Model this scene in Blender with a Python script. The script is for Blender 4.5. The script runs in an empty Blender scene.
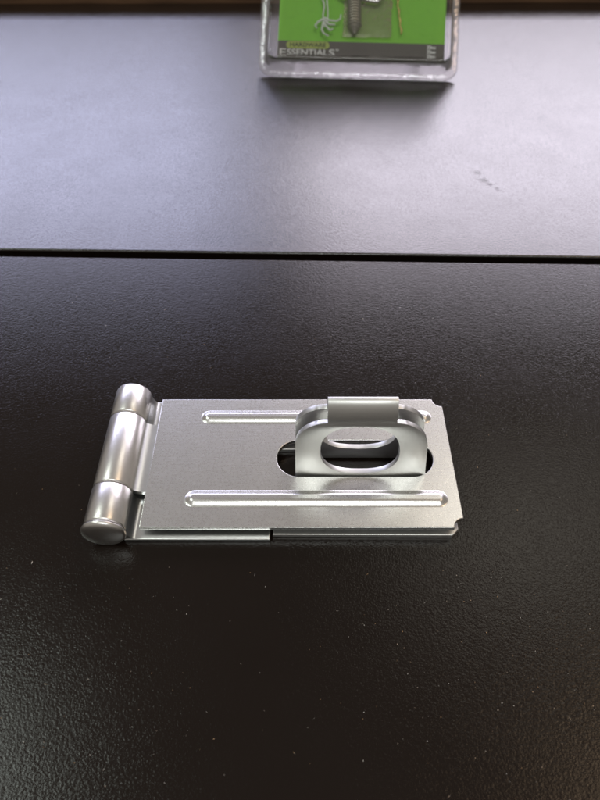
import bpy, bmesh, math, random
from mathutils import Vector, Matrix
random.seed(7)
S = bpy.context.scene
C = S.collection
MM = 0.001
R = math.radians

# ---------------------------------------------------------------- camera
cam_d = bpy.data.cameras.new('camera'); cam = bpy.data.objects.new('camera', cam_d); C.objects.link(cam)
CAM_H, PITCH = 0.134, 49.3
cam.location = (0, 0, CAM_H); cam.rotation_euler = (R(90 - PITCH), 0, 0)
cam_d.sensor_fit = 'VERTICAL'; cam_d.sensor_height = 36; cam_d.lens = 630 / 800 * 36
cam_d.clip_start = 0.005; cam_d.clip_end = 50
cam_d.dof.use_dof = True; cam_d.dof.focus_distance = 0.158; cam_d.dof.aperture_fstop = 24
S.camera = cam
S.render.resolution_x, S.render.resolution_y = 768, 1024

# ---------------------------------------------------------------- room light (even, warm) and lamps
W = bpy.data.worlds.new('World'); S.world = W; W.use_nodes = True
bg = W.node_tree.nodes['Background']
bg.inputs[0].default_value = (0.47, 0.425, 0.38, 1); bg.inputs[1].default_value = 0.58

def area(name, loc, target, sx, sy, radiance, col):
    d = bpy.data.lights.new(name, 'AREA'); d.shape = 'RECTANGLE'; d.size = sx; d.size_y = sy
    d.energy = radiance * math.pi * sx * sy; d.color = col
    o = bpy.data.objects.new(name, d); C.objects.link(o); o.location = loc
    o.rotation_euler = (Vector(target) - Vector(loc)).to_track_quat('-Z', 'Y').to_euler()
    return o
# two wide windows facing the table, a mullion between them
area('window_light', (-1.24, 2.5, 1.30), (-1.24, 0, 1.30), 2.0, 0.92, 6.5, (0.70, 0.72, 1.0))
area('window_light', (1.04, 2.5, 1.27), (1.04, 0, 1.27), 2.1, 1.00, 7.5, (0.92, 0.86, 1.0))
# ceiling lamps
area('ceiling_light', (0.95, 1.25, 2.1), (0.95, 1.25, 0), 0.9, 0.6, 2.3, (1.0, 0.95, 0.82))
area('ceiling_light', (-1.27, 0.22, 2.1), (-1.27, 0.22, 0), 0.5, 0.8, 10.0, (0.90, 1.0, 0.92))
area('ceiling_light', (1.25, 0.20, 2.1), (1.25, 0.20, 0), 0.6, 0.6, 4.5, (1.0, 0.72, 0.46))
area('ceiling_light', (0.2, -1.3, 2.1), (0.2, -1.3, 0), 1.2, 0.6, 9.5, (0.95, 1.0, 0.98))

S.view_settings.view_transform = 'Standard'; S.view_settings.look = 'None'
S.view_settings.exposure = 0; S.view_settings.gamma = 1; S.view_settings.use_curve_mapping = False

# ---------------------------------------------------------------- materials
def mat(name):
    m = bpy.data.materials.new(name); m.use_nodes = True
    nt = m.node_tree
    return m, nt, nt.nodes, nt.links, nt.nodes['Principled BSDF']
def coords(N, L, scale=1.0):
    g = N.new('ShaderNodeNewGeometry')          # world position: metres
    v = N.new('ShaderNodeVectorMath'); v.operation = 'SCALE'; v.inputs['Scale'].default_value = scale
    L.new(g.outputs['Position'], v.inputs[0]); return v.outputs[0]
def noise(N, L, vec, scale, detail=2, rough=0.5):
    n = N.new('ShaderNodeTexNoise'); n.inputs['Scale'].default_value = scale
    n.inputs['Detail'].default_value = detail; n.inputs['Roughness'].default_value = rough
    L.new(vec, n.inputs['Vector']); return n.outputs['Fac']
def ramp(N, L, fac, a, b, lo, hi):
    r = N.new('ShaderNodeMapRange'); L.new(fac, r.inputs[0])
    r.inputs[1].default_value = a; r.inputs[2].default_value = b
    r.inputs[3].default_value = lo; r.inputs[4].default_value = hi; return r.outputs[0]
def bump(N, L, h, strength, dist, prev=None):
    b = N.new('ShaderNodeBump'); b.inputs['Strength'].default_value = strength; b.inputs['Distance'].default_value = dist
    L.new(h, b.inputs['Height'])
    if prev: L.new(prev, b.inputs['Normal'])
    return b.outputs[0]
def mathn(N, L, op, a, b):
    n = N.new('ShaderNodeMath'); n.operation = op
    for i, q in enumerate((a, b)):
        if isinstance(q, (int, float)): n.inputs[i].default_value = q
        else: L.new(q, n.inputs[i])
    return n.outputs[0]

def table_mat(name, grain, strength, rough, spec, scuff=None):
    m, nt, N, L, P = mat(name)
    v = coords(N, L, 1000.0)                    # millimetres
    P.inputs['Base Color'].default_value = (0.0080, 0.0047, 0.0032, 1)
    P.inputs['Specular IOR Level'].default_value = spec
    big = noise(N, L, v, 0.05, 3)
    r = ramp(N, L, big, 0.3, 0.7, rough - 0.025, rough + 0.025)
    vor = N.new('ShaderNodeTexVoronoi'); vor.feature = 'SMOOTH_F1'; vor.inputs['Scale'].default_value = grain
    vor.inputs['Smoothness'].default_value = 0.6
    wob = N.new('ShaderNodeTexNoise'); wob.inputs['Scale'].default_value = grain * 0.9; L.new(v, wob.inputs['Vector'])
    add = N.new('ShaderNodeVectorMath'); add.operation = 'MULTIPLY_ADD'
    L.new(wob.outputs['Color'], add.inputs[0]); add.inputs[1].default_value = (0.9, 0.9, 0.9); L.new(v, add.inputs[2])
    L.new(add.outputs[0], vor.inputs['Vector'])
    n2 = noise(N, L, v, grain * 0.55, 3, 0.6)
    h = mathn(N, L, 'ADD', mathn(N, L, 'MULTIPLY', vor.outputs['Distance'], -0.8), mathn(N, L, 'MULTIPLY', n2, 0.9))
    nb = bump(N, L, h, strength, 0.00022)
    L.new(nb, P.inputs['Normal'])
    if scuff:
        # a dried smear with its own outline
        tot = None
        for (cx, cy, rx, ry) in scuff:
            g = N.new('ShaderNodeVectorMath'); g.operation = 'SUBTRACT'; L.new(v, g.inputs[0]); g.inputs[1].default_value = (cx, cy, 0)
            d = N.new('ShaderNodeVectorMath'); d.operation = 'MULTIPLY'; L.new(g.outputs[0], d.inputs[0]); d.inputs[1].default_value = (1 / rx, 1 / ry, 0)
            ln = N.new('ShaderNodeVectorMath'); ln.operation = 'LENGTH'; L.new(d.outputs[0], ln.inputs[0])
            e = mathn(N, L, 'ADD', ln.outputs['Value'], mathn(N, L, 'MULTIPLY', noise(N, L, v, 0.42, 6, 0.8), 4.5))
            k = ramp(N, L, e, 2.3, 3.3, 1.0, 0.0)
            tot = k if tot is None else mathn(N, L, 'MAXIMUM', tot, k)
        r = mathn(N, L, 'ADD', r, mathn(N, L, 'MULTIPLY', tot, 0.10))
        L.new(mathn(N, L, 'SUBTRACT', spec, mathn(N, L, 'MULTIPLY', tot, spec * 0.36)), P.inputs['Specular IOR Level'])
    L.new(r, P.inputs['Roughness'])
    return m
M_near = table_mat('pebbled_black_laminate', 2.3, 0.20, 0.17, 0.29)
M_far = table_mat('fine_black_laminate', 2.6, 0.22, 0.19, 0.85, [(73.8, 232.0, 2.4, 2.6), (78.0, 225.5, 1.0, 1.8), (75.5, 229.0, 2.6, 1.2), (72.4, 237.5, 1.8, 2.0)])
M_blocker, *_r = mat('gap_blocker_black'); _r[3].inputs['Base Color'].default_value = (0.004, 0.004, 0.004, 1); _r[3].inputs['Roughness'].default_value = 0.9; _r[3].inputs['Specular IOR Level'].default_value = 0.05

def zinc(name, col, rough, scratch=0.02, seed=0.0, gr=0.3, dent=0.05):
    m, nt, N, L, P = mat(name)
    tc = N.new('ShaderNodeTexCoord'); s = N.new('ShaderNodeVectorMath'); s.operation = 'MULTIPLY_ADD'
    L.new(tc.outputs['Object'], s.inputs[0]); s.inputs[1].default_value = (1000, 1000, 1000); s.inputs[2].default_value = (seed, seed * .7, seed * .3)
    v = s.outputs[0]
    P.inputs['Metallic'].default_value = 1
    mx = N.new('ShaderNodeMix'); mx.data_type = 'RGBA'
    fac = ramp(N, L, noise(N, L, v, 0.3, 6, 0.7), 0.3, 0.7, 0, 1); L.new(fac, mx.inputs['Factor'])
    mx.inputs['A'].default_value = (col[0] * .97, col[1] * .97, col[2] * .97, 1); mx.inputs['B'].default_value = (col[0] * 1.03, col[1] * 1.03, col[2] * 1.02, 1)
    L.new(mx.outputs['Result'], P.inputs['Base Color'])
    r1 = ramp(N, L, noise(N, L, v, 1.6, 5, 0.65), 0.3, 0.7, rough - 0.02, rough + 0.025)
    L.new(r1, P.inputs['Roughness'])
    fine = noise(N, L, v, 1.7, 4, 0.7)
    str_v = N.new('ShaderNodeVectorMath'); str_v.operation = 'MULTIPLY'; L.new(v, str_v.inputs[0]); str_v.inputs[1].default_value = (0.08, 1.6, 1.6)
    st = noise(N, L, str_v.outputs[0], 1.5, 4, 0.7)
    b = bump(N, L, fine, gr, 0.00006)
    b = bump(N, L, st, scratch * 5, 0.00004, b)
    b = bump(N, L, noise(N, L, v, 0.11, 2), dent, 0.00022, b)
    L.new(b, P.inputs['Normal'])
    return m
M_strap = zinc('zinc_strap', (0.70, 0.69, 0.675), 0.28, 0.07, 3.0, 0.13, 0.10)
M_leaf = zinc('zinc_leaf', (0.66, 0.67, 0.665), 0.30, 0.02, 21.0)
M_barrel = zinc('zinc_barrel', (0.77, 0.75, 0.73), 0.32, 0.03, 37.0, 0.16, 0.42)
M_loop = zinc('zinc_staple', (0.70, 0.695, 0.68), 0.42, 0.03, 55.0, 0.12, 0.06)

# ---------------------------------------------------------------- mesh helpers
def flat_normals(o):
    md = o.modifiers.new('normals', 'WEIGHTED_NORMAL'); md.mode = 'FACE_AREA'; md.weight = 100; md.keep_sharp = True
def link(name, me, m=None, parent=None, smooth=None, wn=False):
    o = bpy.data.objects.new(name, me); C.objects.link(o)
    if m: me.materials.clear(); me.materials.append(m)
    if parent: o.parent = parent
    if smooth is not None:
        for p in me.polygons: p.use_smooth = True
        try: me.set_sharp_from_angle(angle=R(smooth))
        except Exception: pass
    if wn: flat_normals(o)
    return o
def tag(o, label=None, cat=None, group=None, kind=None):
    if label: o['label'] = label
    if cat: o['category'] = cat
    if group: o['group'] = group
    if kind: o['kind'] = kind
    return o
def empty(name, loc=(0, 0, 0)):
    o = bpy.data.objects.new(name, None); C.objects.link(o); o.location = loc; o.empty_display_size = 0.005
    return o
def plate_mesh(loops, z0, z1, bev, res=3):
    """flat plate with holes and rolled edges; loops in mm"""
    cu = bpy.data.curves.new('c', 'CURVE'); cu.dimensions = '2D'; cu.fill_mode = 'BOTH'
    cu.extrude = (z1 - z0) / 2 * MM - bev * MM; cu.bevel_depth = bev * MM; cu.bevel_resolution = res; cu.offset = -bev * MM
    for lp in loops:
        sp = cu.splines.new('POLY'); sp.points.add(len(lp) - 1); sp.use_cyclic_u = True
        for p, (x, y) in zip(sp.points, lp): p.co = (x * MM, y * MM, 0, 1)
    o = bpy.data.objects.new('c', cu); C.objects.link(o)
    dg = bpy.context.evaluated_depsgraph_get(); me = bpy.data.meshes.new_from_object(o.evaluated_get(dg))
    bpy.data.objects.remove(o); bpy.data.curves.remove(cu)
    me.transform(Matrix.Translation((0, 0, (z0 + z1) / 2 * MM)))
    bm = bmesh.new(); bm.from_mesh(me); bmesh.ops.remove_doubles(bm, verts=bm.verts, dist=1e-7)
    bmesh.ops.recalc_face_normals(bm, faces=bm.faces); bm.to_mesh(me); bm.free()
    return me
def arc(cx, cy, r, a0, a1, n):
    return [(cx + r * math.cos(R(a0 + (a1 - a0) * i / n)), cy + r * math.sin(R(a0 + (a1 - a0) * i / n))) for i in range(n + 1)]
def rrect(x0, y0, x1, y1, r, n=6):
    return arc(x1 - r, y0 + r, r, -90, 0, n) + arc(x1 - r, y1 - r, r, 0, 90, n) + arc(x0 + r, y1 - r, r, 90, 180, n) + arc(x0 + r, y0 + r, r, 180, 270, n)
def mesh_from(verts, faces, name='m', sc=MM):
    me = bpy.data.meshes.new(name); me.from_pydata([tuple(c * sc for c in v) for v in verts], [], faces); me.update()
    bm = bmesh.new(); bm.from_mesh(me); bmesh.ops.recalc_face_normals(bm, faces=bm.faces); bm.to_mesh(me); bm.free()
    return me
def loft(rings, close0=True, close1=True):
    n = len(rings[0]); V = [p for r in rings for p in r]; F = []
    for k in range(len(rings) - 1):
        for i in range(n):
            j = (i + 1) % n
            F.append((k * n + i, k * n + j, (k + 1) * n + j, (k + 1) * n + i))
    if close0: F.append(tuple(range(n))[::-1])
    if close1: F.append(tuple((len(rings) - 1) * n + i for i in range(n)))
    return V, F
def lathe_y(profile, cx, cz, n=48):
    """profile: (y, radius) along an axis parallel to y"""
    rings = [[(cx + r * math.cos(2 * math.pi * i / n), y, cz + r * math.sin(2 * math.pi * i / n)) for i in range(n)] for y, r in profile]
    return mesh_from(*loft(rings))
def sweep_y(section, y0, y1, bev=0.15):
    """closed xz section pushed along y with tiny end chamfers"""
    cx = sum(p[0] for p in section) / len(section); cz = sum(p[1] for p in section) / len(section)
    V, F = loft([[(x, y, z) for x, z in section] for y in (y0, y1)])
    return mesh_from(V, F)
def tube(path, rad, n=8, closed=False):
    rings = []
    P = [Vector(p) for p in path]
    for i, p in enumerate(P):
        t = (P[min(i + 1, len(P) - 1)] - P[max(i - 1, 0)]).normalized()
        u = t.cross(Vector((0.13, 0.31, 0.94))).normalized(); w = t.cross(u)
        r = rad[i] if isinstance(rad, (list, tuple)) else rad
        rings.append([tuple(p + (u * math.cos(2 * math.pi * k / n) + w * math.sin(2 * math.pi * k / n)) * r) for k in range(n)])
    return loft(rings)
def box_bev(x0, y0, z0, x1, y1, z1, b, seg=3):
    bm = bmesh.new(); bmesh.ops.create_cube(bm, size=1)
    for v in bm.verts: v.co = Vector(((x0 + x1) / 2 + v.co.x * (x1 - x0), (y0 + y1) / 2 + v.co.y * (y1 - y0), (z0 + z1) / 2 + v.co.z * (z1 - z0))) * MM
    bmesh.ops.bevel(bm, geom=bm.edges[:], offset=b * MM, segments=seg, affect='EDGES', profile=0.5)
    me = bpy.data.meshes.new('b'); bm.to_mesh(me); bm.free(); return me

# ---------------------------------------------------------------- the table: two black tops with a gap between them
seam = R(-1.25)
def slab(name, pts, z0, z1, bev, m, label):
    me = plate_mesh([pts], z0, z1, bev, 3)
    o = link(name, me, m, smooth=40, wn=True); tag(o, label, None, kind='structure'); return o
ty = math.tan(seam)
slab('near_tabletop', [(-700, -500), (700, -500), (700, 179.6 + 700 * ty), (-700, 179.6 - 700 * ty)], -9, 0, 0.9, M_near, 'black pebbled tabletop under the metal hasp')
far = slab('far_tabletop', [(-700, 183.3 - 700 * ty), (700, 183.3 + 700 * ty), (700, 510), (-700, 510)], -9, -0.05, 0.8, M_far, 'black smooth tabletop behind the gap')
FT = R(-0.4)                                  # the far top sags a little away from the gap
far.rotation_euler = (FT, 0, 0)
far.location = Vector((0, 0.183, 0)) - Matrix.Rotation(FT, 3, 'X') @ Vector((0, 0.183, 0))
def far_z(y): return -0.00005 + (y - 0.183) * math.tan(FT)
slab('gap_light_blocker', [(-700, -500), (700, -500), (700, 176), (-700, 176)], -24, -9.3, 0.5, M_blocker, 'added dark board under the near tabletop, keeps the gap dark')  # unseen board, added so no light shows through the gap

# wooden rail along the far edge
m, nt, N, L, P = mat('brown_wood')
v = coords(N, L, 1000.0); sc = N.new('ShaderNodeVectorMath'); sc.operation = 'MULTIPLY'; L.new(v, sc.inputs[0]); sc.inputs[1].default_value = (0.02, 0.5, 0.9)
g = noise(N, L, sc.outputs[0], 1.2, 5, 0.65); cr = N.new('ShaderNodeValToRGB'); L.new(g, cr.inputs[0])
cr.color_ramp.elements[0].position = 0.3; cr.color_ramp.elements[0].color = (0.06, 0.028, 0.014, 1)
cr.color_ramp.elements[1].position = 0.75; cr.color_ramp.elements[1].color = (0.22, 0.12, 0.06, 1)
L.new(cr.outputs[0], P.inputs['Base Color']); P.inputs['Roughness'].default_value = 0.5
L.new(bump(N, L, g, 0.3, 0.0004), P.inputs['Normal'])
M_wood = m
rail = link('wooden_rail', box_bev(-520, 0, -1.0, 255, 18, 12, 0.6), M_wood, smooth=40)
rail.location = (0, 0.442, far_z(0.442)); rail.rotation_euler = (0, 0, R(0.35))
tag(rail, 'low brown wooden rail along the far edge of the tabletop', 'rail')

# ---------------------------------------------------------------- the hasp
hasp = empty('hasp', (0, 0, 0))
tag(hasp, 'zinc plated hinged hasp with slotted ribbed strap folded flat on black tabletop', 'hasp')
# strap
X0, X1, Y0, Y1, ZT, TH = -37.4, 38.4, 72.8, 112.1, 4.0, 1.3
nr = 2.5
outline = [(X0, Y0), (X1 - nr, Y0)] + arc(X1, Y0, nr, 180, 90, 8)[1:] + arc(X1, Y1, nr, 270, 180, 8) + [(X0, Y1)]
# nearly square left corners
slot = arc(27.9, 92.6, 5.6, -90, 90, 20) + arc(-0.2, 92.6, 5.6, 90, 270, 20)
strap = link('strap', plate_mesh([outline, slot], ZT - TH, ZT, 0.22), M_strap, hasp, smooth=35, wn=True)
# embossed ribs
def rib(x0, x1, yc, w, h):
    r = w / 2; rings = []
    for k in range(9):
        t = k / 8; off = r * t * 0.94
        z = ZT - 0.03 + h * (0.5 - 0.5 * math.cos(math.pi * min(1, t * 1.2))) ** 1.1
        rr = r - off
        rings.append([(x, y, z) for x, y in arc(x1 - r, yc, rr, -90, 90, 14) + arc(x0 + r, yc, rr, 90, 270, 14)])
    return mesh_from(*loft(rings, close0=False))
link('rib', rib(-26.5, 35.2, 105.8, 5.0, 0.85), M_strap, strap, smooth=60)
link('rib', rib(-28.0, 35.8, 80.6, 5.2, 0.85), M_strap, strap, smooth=60)
# barrel
BX, BZ, BR = -45.0, 4.85, 4.75
def knuckle(y0, y1, r=BR):
    e = 0.45
    prof = [(y0, r - 1.2), (y0, r - e), (y0 + e * .3, r - e * .3), (y0 + e, r), (y1 - e, r), (y1 - e * .3, r - e * .3), (y1, r - e), (y1, r - 1.2)]
    return lathe_y(prof, BX, BZ, 64)
YA, YB, YC, YD = 71.9, 82.1, 103.5, 113.1
link('center_knuckle', knuckle(YB + .1, YC - .1), M_barrel, strap, smooth=50)
def fillet(zt, th, xr, yl, yh, ang):
    # sheet leaving the barrel and flattening out into the plate at zt
    pts_t = []; xs = BX + BR * math.cos(R(ang)); zs = BZ + BR * math.sin(R(ang))
    P0 = Vector((xs - 0.25, zs)); P1 = Vector((xs + 0.35, zt + (zs - zt) * .25)); P2 = Vector((xs + 0.9, zt)); P3 = Vector((xr, zt))
    for i in range(15):
        t = i / 14
        pts_t.append(P0 * (1 - t) ** 3 + P1 * 3 * t * (1 - t) ** 2 + P2 * 3 * t * t * (1 - t) + P3 * t ** 3)
    low = [Vector((p.x - (th * 0.6 if i < 6 else 0), p.y - th)) for i, p in enumerate(pts_t)]
    return sweep_y([(p.x, p.y) for p in pts_t] + [(p.x, p.y) for p in reversed(low)], yl, yh)
link('flange', fillet(ZT - .02, 1.2, X0 + 0.4, 82.5, 103.2, 34), M_leaf, strap, smooth=40)
# fixed leaf under the strap
leaf = link('fixed_leaf', plate_mesh([[(-41.0, 71.2), (-7.0, 71.2), (-7.0, 113.4), (-41.0, 113.4)]], 0.0, 1.35, 0.3), M_leaf, hasp, smooth=35, wn=True)
link('knuckle', knuckle(YA, YB - .12, BR + .04), M_barrel, leaf, smooth=50)
link('knuckle', knuckle(YC + .12, YD, BR + .04), M_barrel, leaf, smooth=50)
link('flange', fillet(1.37, 1.2, -38.2, 71.35, YB - .1, 2), M_leaf, leaf, smooth=40)
link('flange', fillet(1.37, 1.2, -38.2, YC + .1, 112.9, 2), M_leaf, leaf, smooth=40)
# pin with domed head
prof = [(YD + 0.1, 1.0), (YD + 0.05, 3.3), (YA + 1, 3.4), (YA - 0.1, 3.6), (YA - 0.25, 4.3), (YA - 0.35, BR - 0.1), (YA - 0.5, BR + 0.25), (YA - 0.75, BR + 0.38), (YA - 1.0, BR + 0.3)]
for k in range(1, 9):
    a = k / 8 * math.pi / 2
    prof.append((YA - 1.0 - 1.35 * math.sin(a), max(0.05, (BR + 0.3) * math.cos(a))))
link('hinge_pin', lathe_y(prof, BX, BZ, 64), M_barrel, hasp, smooth=45)

# ---------------------------------------------------------------- the staple through the slot
staple = empty('staple', (0, 0, 0))
tag(staple, 'zinc staple loop standing up through the slot of the hasp strap', 'staple')
base_out = [(-6.4, 72.5), (35.8, 72.3), (37.5, 73.9), (37.6, 111.8), (36.0, 113.2), (-6.2, 113.2)]
base_hole = rrect(-5.75, 87.4, 35.5, 97.2, 0.6, 4)
me = plate_mesh([base_out, base_hole], 0.0, 1.3, 0.28)
link('base_plate', me, M_loop, staple, smooth=35, wn=True)
# folded loop: outline in (x, s), s runs up the front wall, over the bend and down the back
BYc, BZc, BRo, ZF = 91.8, 21.5, 4.45, 0.9
s1 = BZc - ZF; s2 = s1 + math.pi * BRo; s3 = s2 + s1
xl, xr_, bl, br, cr_ = -1.1, 31.1, 6.7, 23.3, 7.6
sc0 = 14.2                                   # corner rounding starts
def corner(side, top):
    out = []
    for i in range(15):
        a = i / 14 * math.pi / 2
        e = 2 / 1.95
        x = cr_ * (1 - math.cos(a) ** e); s = sc0 + 7.4 * math.sin(a) ** e
        out.append((x, s))
    return out
left = [(xl, 0)] + [(xl + x, s) for x, s in corner(0, 0)] + [(bl, sc0 + 7.5), (bl, s3 / 2)]
left_full = left + [(x, s3 - s) for x, s in reversed(left[:-1])]
right_full = [(xl + xr_ - x, s) for x, s in reversed(left_full)]
loopo = left_full + right_full
def sup(cx, cs, a, b, n=48, e=2.5):
    o = []
    for i in range(n):
        t = 2 * math.pi * i / n; c, s = math.cos(t), math.sin(t)
        o.append((cx + a * math.copysign(abs(c) ** (2 / e), c), cs + b * math.copysign(abs(s) ** (2 / e), s)))
    return o
hx, hz, ha, hb = 14.7, 13.0, 9.7, 8.15
cu = bpy.data.curves.new('c', 'CURVE'); cu.dimensions = '2D'; cu.fill_mode = 'BOTH'
for lp in (loopo, sup(hx, hz - ZF, ha, hb), sup(hx, s3 - (hz - ZF), ha, hb)):
    sp = cu.splines.new('POLY'); sp.points.add(len(lp) - 1); sp.use_cyclic_u = True
    for p, (x, y) in zip(sp.points, lp): p.co = (x, y, 0, 1)
o = bpy.data.objects.new('c', cu); C.objects.link(o)
me = bpy.data.meshes.new_from_object(o.evaluated_get(bpy.context.evaluated_depsgraph_get()))
bpy.data.objects.remove(o)
bm = bmesh.new(); bm.from_mesh(me)
bmesh.ops.remove_doubles(bm, verts=bm.verts, dist=1e-4)
for k in range(0, 25):
    sv = s1 + (s2 - s1) * k / 24
    bmesh.ops.bisect_plane(bm, geom=bm.verts[:] + bm.edges[:] + bm.faces[:], plane_co=(0, sv, 0), plane_no=(0, 1, 0), dist=1e-5)
for v_ in bm.verts:
    x, s = v_.co.x, v_.co.y
    if s <= s1: y, z = BYc - BRo, ZF + s
    elif s >= s2: y, z = BYc + BRo, ZF + (s3 - s)
    else:
        a = (s - s1) / BRo; y, z = BYc - BRo * math.cos(a), BZc + BRo * math.sin(a) + 1.9 * math.sin(a) ** 2.5
    t = min(1, max(0, (z - 4) / 18)); y = BYc + (y - BYc) * (1 - 0.34 * t)      # the two walls lean together towards the top
    x -= (x - xl) / 32 * 1.7 * min(1, max(0, (z - 3) / 18))
    v_.co = (x * MM, y * MM, z * MM)
bmesh.ops.recalc_face_normals(bm, faces=bm.faces)
# make sure normals look outwards
f0 = max(bm.faces, key=lambda f: f.calc_center_median().z)
if f0.normal.z < 0: bmesh.ops.reverse_faces(bm, faces=bm.faces)
bm.to_mesh(me); bm.free()
loop = link('loop', me, M_loop, staple, smooth=35)
md = loop.modifiers.new('thickness', 'SOLIDIFY'); md.thickness = 1.35 * MM; md.offset = -1
md = loop.modifiers.new('edge', 'BEVEL'); md.width = 0.28 * MM; md.segments = 3; md.limit_method = 'ANGLE'; md.angle_limit = R(50)

# ---------------------------------------------------------------- clear clamshell package
def thin_plastic(name, tint, base=0.12, rough=0.06, haze=0.0):
    m, nt, N, L, P = mat(name); N.remove(P); out = N['Material Output']
    tr = N.new('ShaderNodeBsdfTransparent'); tr.inputs[0].default_value = (*tint, 1)
    gl = N.new('ShaderNodeBsdfGlossy'); gl.inputs['Roughness'].default_value = rough
    fr = N.new('ShaderNodeFresnel'); fr.inputs['IOR'].default_value = 1.5
    v = coords(N, L, 1000.0); nb = bump(N, L, noise(N, L, v, base, 3), 0.6, 0.0006)
    L.new(nb, gl.inputs['Normal']); L.new(nb, fr.inputs['Normal'])
    f2 = mathn(N, L, 'MULTIPLY', fr.outputs[0], 1.0); f2 = mathn(N, L, 'MINIMUM', f2, 0.95)
    mx = N.new('ShaderNodeMixShader'); L.new(f2, mx.inputs[0]); L.new(tr.outputs[0], mx.inputs[1]); L.new(gl.outputs[0], mx.inputs[2])
    df = N.new('ShaderNodeBsdfDiffuse'); df.inputs[0].default_value = (0.75, 0.72, 0.74, 1)
    m2 = N.new('ShaderNodeMixShader'); m2.inputs[0].default_value = haze; L.new(mx.outputs[0], m2.inputs[1]); L.new(df.outputs[0], m2.inputs[2])
    L.new(m2.outputs[0], out.inputs['Surface']); return m
M_clear = thin_plastic('clear_plastic', (0.985, 0.98, 0.985), haze=0.0)
M_rim = thin_plastic('milky_rim_plastic', (0.97, 0.955, 0.96), base=0.35, rough=0.08, haze=0.10)
M_bag = thin_plastic('bag_plastic', (0.97, 0.97, 0.93), rough=0.12, haze=0.05)
def plain(name, col, rough=0.5, metal=0.0, spec=0.5, var=0.06):
    m, nt, N, L, P = mat(name); v = coords(N, L, 1000.0)
    mx = N.new('ShaderNodeMix'); mx.data_type = 'RGBA'; L.new(noise(N, L, v, 0.3, 4, 0.6), mx.inputs['Factor'])
    mx.inputs['A'].default_value = (*[c * (1 - var) for c in col], 1); mx.inputs['B'].default_value = (*[c * (1 + var) for c in col], 1)
    L.new(mx.outputs['Result'], P.inputs['Base Color'])
    P.inputs['Roughness'].default_value = rough; P.inputs['Metallic'].default_value = metal; P.inputs['Specular IOR Level'].default_value = spec
    return m
M_green = plain('green_print', (0.24, 0.62, 0.055), 0.45, 0, 0.3)
M_strip = plain('charcoal_print', (0.125, 0.115, 0.105), 0.45, 0, 0.3)
M_badge = plain('lime_print', (0.42, 0.50, 0.13), 0.5, 0, 0.3)
M_ink = plain('dark_ink', (0.05, 0.06, 0.03), 0.5)
M_white = plain('white_print', (0.80, 0.80, 0.78), 0.5)

SL = 38.0
pack = empty('blister_package', (0.0285, 0.3290, far_z(0.3290) + 0.0003))
pack.rotation_euler = (0, 0, R(-3.6))
tag(pack, 'clear plastic blister package with green card leaning at the back', 'package')
es = Vector((0, math.cos(R(SL)), math.sin(R(SL)))); en = Vector((0, -math.sin(R(SL)), math.cos(R(SL))))
def PK(x, s, n): p = Vector((x, 0, 0)) + es * s + en * n; return (p.x, p.y, p.z)
PW, PL = 50.0, 78.0
def ring(off, n, r):
    return [PK(x, y, n) for x, y in rrect(-PW + off, off, PW - off, PL - off, r, 8)]
rings = [ring(0, 0, 7), ring(0.2, 0.5, 7), ring(2.6, 0.7, 5.5), ring(3.2, 1.2, 5.5), ring(4.0, 6.0, 5.0), ring(4.6, 7.2, 4.8), ring(6.2, 7.8, 4), ring(7.2, 7.4, 4), ring(8.0, 7.3, 3.5)]
fs = link('front_shell', mesh_from(*loft(rings[5:], close0=False)), M_clear, pack, smooth=50)
fs.modifiers.new('thickness', 'SOLIDIFY').thickness = 0.00035
rm = link('rim', mesh_from(*loft(rings[:6], close0=False, close1=False)), M_rim, pack, smooth=50)
rm.modifiers.new('thickness', 'SOLIDIFY').thickness = 0.00045
# back half: flange plus a deep bubble that props the package up on the table
rings = [ring(0.3, -0.5, 7), ring(5, -0.6, 5)]
V, F = loft(rings, close0=False, close1=True)
bs = link('back_shell', mesh_from(V, F), M_clear, pack, smooth=50)
def prop(o_, d):
    return [(x, y, z) for x, y, z in [PK(-38 + o_, 34 + o_, d), PK(38 - o_, 34 + o_, d), PK(38 - o_, 70 - o_, d), PK(-38 + o_, 70 - o_, d)]]
foot = [(-30, 50, -1.5), (30, 50, -1.5), (30, 62, -1.8), (-30, 62, -1.8)]
link('back_bubble', mesh_from(*loft([prop(0, -0.7), foot], close0=False)), M_clear, pack, smooth=30)
# printed card
def flat(name, pts, n, m, parent):
    t = 0.28
    V, F = loft([[PK(x, s, n - t) for x, s in pts], [PK(x, s, n) for x, s in pts]])
    return link(name, mesh_from(V, F), m, parent)
cx0, cx1 = -40.5, 43.0
card = flat('card', rrect(cx0, 8.6, cx1, PL - 9, 0.8, 3), 1.0, M_green, pack)
flat('footer_strip', rrect(cx0 + .05, 8.65, cx1 - .05, 18.0, 0.7, 3), 1.32, M_strip, card)
badge = flat('badge', rrect(-36.2, 14.0, -14.5, 17.6, 1.7, 6), 1.62, M_badge, card)
Mp = Matrix(((1, 0, 0, 0), (0, es.y, en.y, 0), (0, es.z, en.z, 0), (0, 0, 0, 1)))
def text(name, body, x, s, n, size, m, parent, width=None, big=None, shear=0.0, bold=0.0):
    cu = bpy.data.curves.new('t', 'FONT'); cu.body = body; cu.size = size; cu.extrude = 0.04; cu.shear = shear; cu.offset = bold; cu.resolution_u = 4
    o = bpy.data.objects.new('t', cu); C.objects.link(o)
    me = bpy.data.meshes.new_from_object(o.evaluated_get(bpy.context.evaluated_depsgraph_get())); bpy.data.objects.remove(o)
    xs = [v.co.x for v in me.vertices]; w0, w1 = min(xs), max(xs)
    k = (width / (w1 - w0)) if width else 1.0
    for v in me.vertices: v.co = Mp @ (Vector(((v.co.x - w0) * k + x, v.co.y + s, v.co.z + n)) * MM)
    return link(name, me, m, parent)
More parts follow.
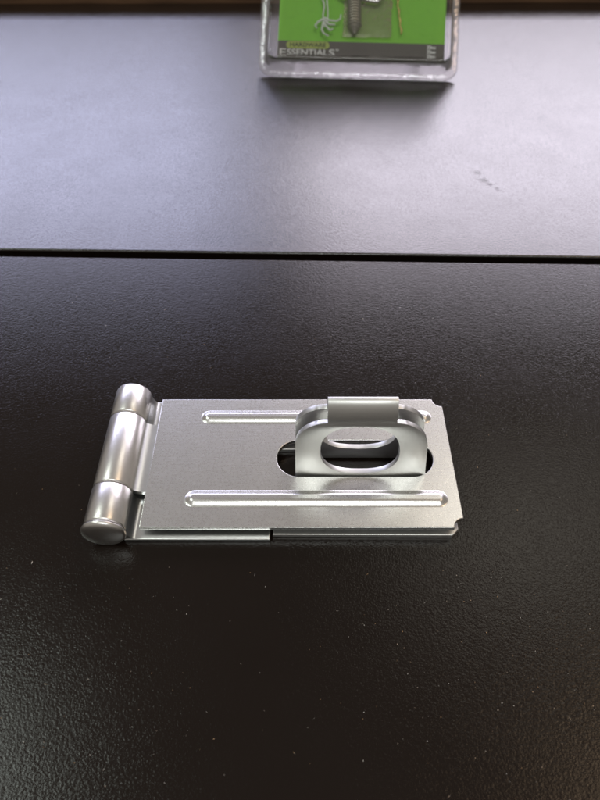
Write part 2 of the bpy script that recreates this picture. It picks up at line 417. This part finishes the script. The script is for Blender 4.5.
text('lettering', 'HARDWARE', -34.3, 14.85, 1.70, 2.9, M_ink, badge, width=18.0, bold=0.06)
text('lettering', 'E', -39.4, 10.0, 1.75, 5.2, M_white, card, width=3.3, bold=0.08)
text('lettering', 'SSENTIAL', -35.6, 10.5, 1.75, 4.3, M_white, card, width=20.5, bold=0.08)
text('lettering', 'S', -14.6, 10.3, 1.75, 4.8, M_white, card, width=2.9, bold=0.08)
text('lettering', 'TM', -11.4, 13.0, 1.75, 1.2, M_white, card, width=1.6, bold=0.05)
for k in range(3):
    text('lettering', 'Zinc', 34.0, 15.2 - 2.35 * k, 1.75, 2.2, M_white, card, width=4.6, bold=0.12)

def world_pk(pts):                                # package coordinates to world
    Mw = Matrix.Translation(pack.location) @ Matrix.Rotation(pack.rotation_euler.z, 4, 'Z')
    return [tuple(Mw @ (Vector(PK(*p)) * MM) * 1000) for p in pts]
# things in the package
M_steel = plain('grey_steel', (0.36, 0.34, 0.28), 0.5, 0.4)
M_gold = plain('golden_highlight', (0.85, 0.62, 0.22), 0.3, 1.0)
M_bag_highlight = plain('pale_bag_highlight', (0.75, 0.78, 0.72), 0.3)
axis = world_pk([(-3.4 + 0.02 * i, 40.0 - i * 0.35, 4.6) for i in range(58)])
rad = []
for i in range(58):
    core = 3.0 if i < 45 else 3.0 * (58 - i) / 13.5 + 0.25
    rad.append(core + (0.55 if i % 4 in (0, 1) else -0.25) * min(1, core / 2))
o = link('wood_screw', mesh_from(*tube(axis, rad, 16)), M_steel, smooth=50)
tag(o, 'grey threaded screw inside the clear package', 'screw')
br_path = [(-12, 62, 5.2), (-12, 44, 5.2), (-11.2, 41, 5.2), (-9.5, 39.3, 5.2), (-7, 38.9, 5.2)] + [(-7 + 2.2 * i, 38.9 - 0.35 * i, 5.2) for i in range(1, 8)] + [(9.8, 37.2, 5.2), (10.8, 39.2, 5.2), (10.9, 44, 5.2), (10.9, 62, 5.2)]
o = link('wire_loop', mesh_from(*tube(world_pk(br_path), 1.0, 12)), plain('bright_wire', (0.75, 0.74, 0.73), 0.25, 1.0), smooth=60)
tag(o, 'bright metal wire loop above the screw in the package', 'wire loop')
strand = [[(-18.2 + 0.5 * math.sin(i * .9) + 0.5 * math.sin(i * .37), 58 - i * 1.5, 4.2) for i in range(24)], [(-16.6 + 0.7 * math.sin(i * .31 + 2), 58 - i * 1.6, 4.6) for i in range(21)],
          [(-17.6, 28, 4.4), (-15, 26.6, 4.8), (-11.5, 26.2, 5), (-9.6, 27.2, 5.2), (-9.4, 29.5, 5.2)], [(-17.8, 27, 4.4), (-15, 24.6, 4.8), (-12, 24.4, 5)],
          [(-18, 27.5, 4.4), (-20.5, 26, 4.6), (-22, 23.8, 4.8), (-21, 22.5, 4.8)], [(-18, 26, 4.4), (-18.6, 22, 4.6), (-17.6, 20, 4.6), (-15, 18.8, 4.6)], [(-17.5, 25, 4.4), (-14.5, 21.5, 4.8), (-13, 22.3, 5)]]
V, F = [], []
for st in strand:
    P_ = [Vector(p) for p in st]; den = []
    for a, b in zip(P_[:-1], P_[1:]):
        for t in (0, .33, .66): den.append(tuple(a.lerp(b, t)))
    den.append(tuple(P_[-1]))
    v2, f2 = tube(world_pk(den), [0.62 - 0.3 * i / len(den) for i in range(len(den))], 8)
    k = len(V); V += v2; F += [tuple(i + k for i in f) for f in f2]
o = link('bag_highlights', mesh_from(V, F), M_bag_highlight, smooth=60)  # pale strands modelled in place of the crumpled bag's highlights
tag(o, 'bag highlights modelled as whitish strands left of the screw in the package', 'bag highlight')
gp = [(15.2 + i * 0.16 + 0.25 * math.sin(i * 1.3), 58 - i * 1.0, 4.0) for i in range(38)]
o = link('bag_edge_highlight', mesh_from(*tube(world_pk(gp), [0.42 + 0.22 * (i % 5 == 0) for i in range(38)], 8)), M_gold, smooth=60)  # highlight along the bag's edge, built as a golden strand
tag(o, 'bag edge highlight modelled as thin golden strand right of the screw in the package', 'strand')
# crumpled clear bag
bv, bf = [], []
nx, ny = 26, 26
for j in range(ny):
    for i in range(nx):
        x = -8 + 24 * i / (nx - 1); s = 20 + 42 * j / (ny - 1)
        edge = min(i, nx - 1 - i, j) / 3
        bv.append((x + random.uniform(-.3, .3), s + random.uniform(-.3, .3), 2.0 + 3.9 * min(1, edge) ** .5 * 0.15 + random.uniform(0, .22)))
for j in range(ny - 1):
    for i in range(nx - 1):
        a = j * nx + i; bf.append((a, a + 1, a + nx + 1, a + nx))
o = link('plastic_bag', mesh_from(world_pk(bv), bf), thin_plastic('yellowish_bag', (0.93, 0.90, 0.62), rough=0.35, haze=0.10))
o.modifiers.new('thickness', 'SOLIDIFY').thickness = 0.00006
tag(o, 'crumpled clear yellowish bag behind the screw in the package', 'plastic bag')

# ---------------------------------------------------------------- dust on the near tabletop
m, nt, N, L, P = mat('dust')
v = coords(N, L, 1000.0); cr = N.new('ShaderNodeValToRGB'); L.new(noise(N, L, v, 0.8, 1), cr.inputs[0])
cr.color_ramp.elements[0].position = 0.42; cr.color_ramp.elements[0].color = (0.55, 0.33, 0.16, 1)
cr.color_ramp.elements[1].position = 0.55; cr.color_ramp.elements[1].color = (0.62, 0.58, 0.52, 1)
L.new(cr.outputs[0], P.inputs['Base Color']); P.inputs['Roughness'].default_value = 0.8
V, F = [], []
def fleck(x, y, r, el=1.0, ang=0.0):
    k = len(V); c, s = math.cos(ang), math.sin(ang)
    for dx, dy, dz in ((1, 0, 0), (-1, 0, 0), (0, 1, 0), (0, -1, 0), (0, 0, 1), (0, 0, -1)):
        ax, ay = dx * r * el, dy * r
        V.append((x + ax * c - ay * s, y + ax * s + ay * c, 0.06 + r * 0.5 * (1 + dz)))
    for a in (0, 1):
        for b in (2, 3):
            for e in (4, 5): F.append((k + a, k + b, k + e))
n = 0
while n < 420:
    x, y = random.uniform(-75, 80), random.uniform(18, 170)
    pr = 0.22
    if y < 66: pr = 0.35 + max(0, (x + 10) / 60)
    if random.random() > pr: continue
    if -52 < x < 40 and 66 < y < 118: continue
    fleck(x, y, random.choice((.03, .04, .045, .05, .06, .08)), random.uniform(1, 1.8), random.uniform(0, 3.1)); n += 1
fleck(-61.5, 66.0, .09, 5.0, 1.45)
for _ in range(14): fleck(random.uniform(-70, 75), random.choice((random.uniform(20, 64), random.uniform(122, 172))), .03, random.uniform(6, 16), random.uniform(0, 3.1))
o = link('dust', mesh_from(V, F), m); tag(o, 'pale dust specks scattered over the black near tabletop', 'dust', kind='stuff')
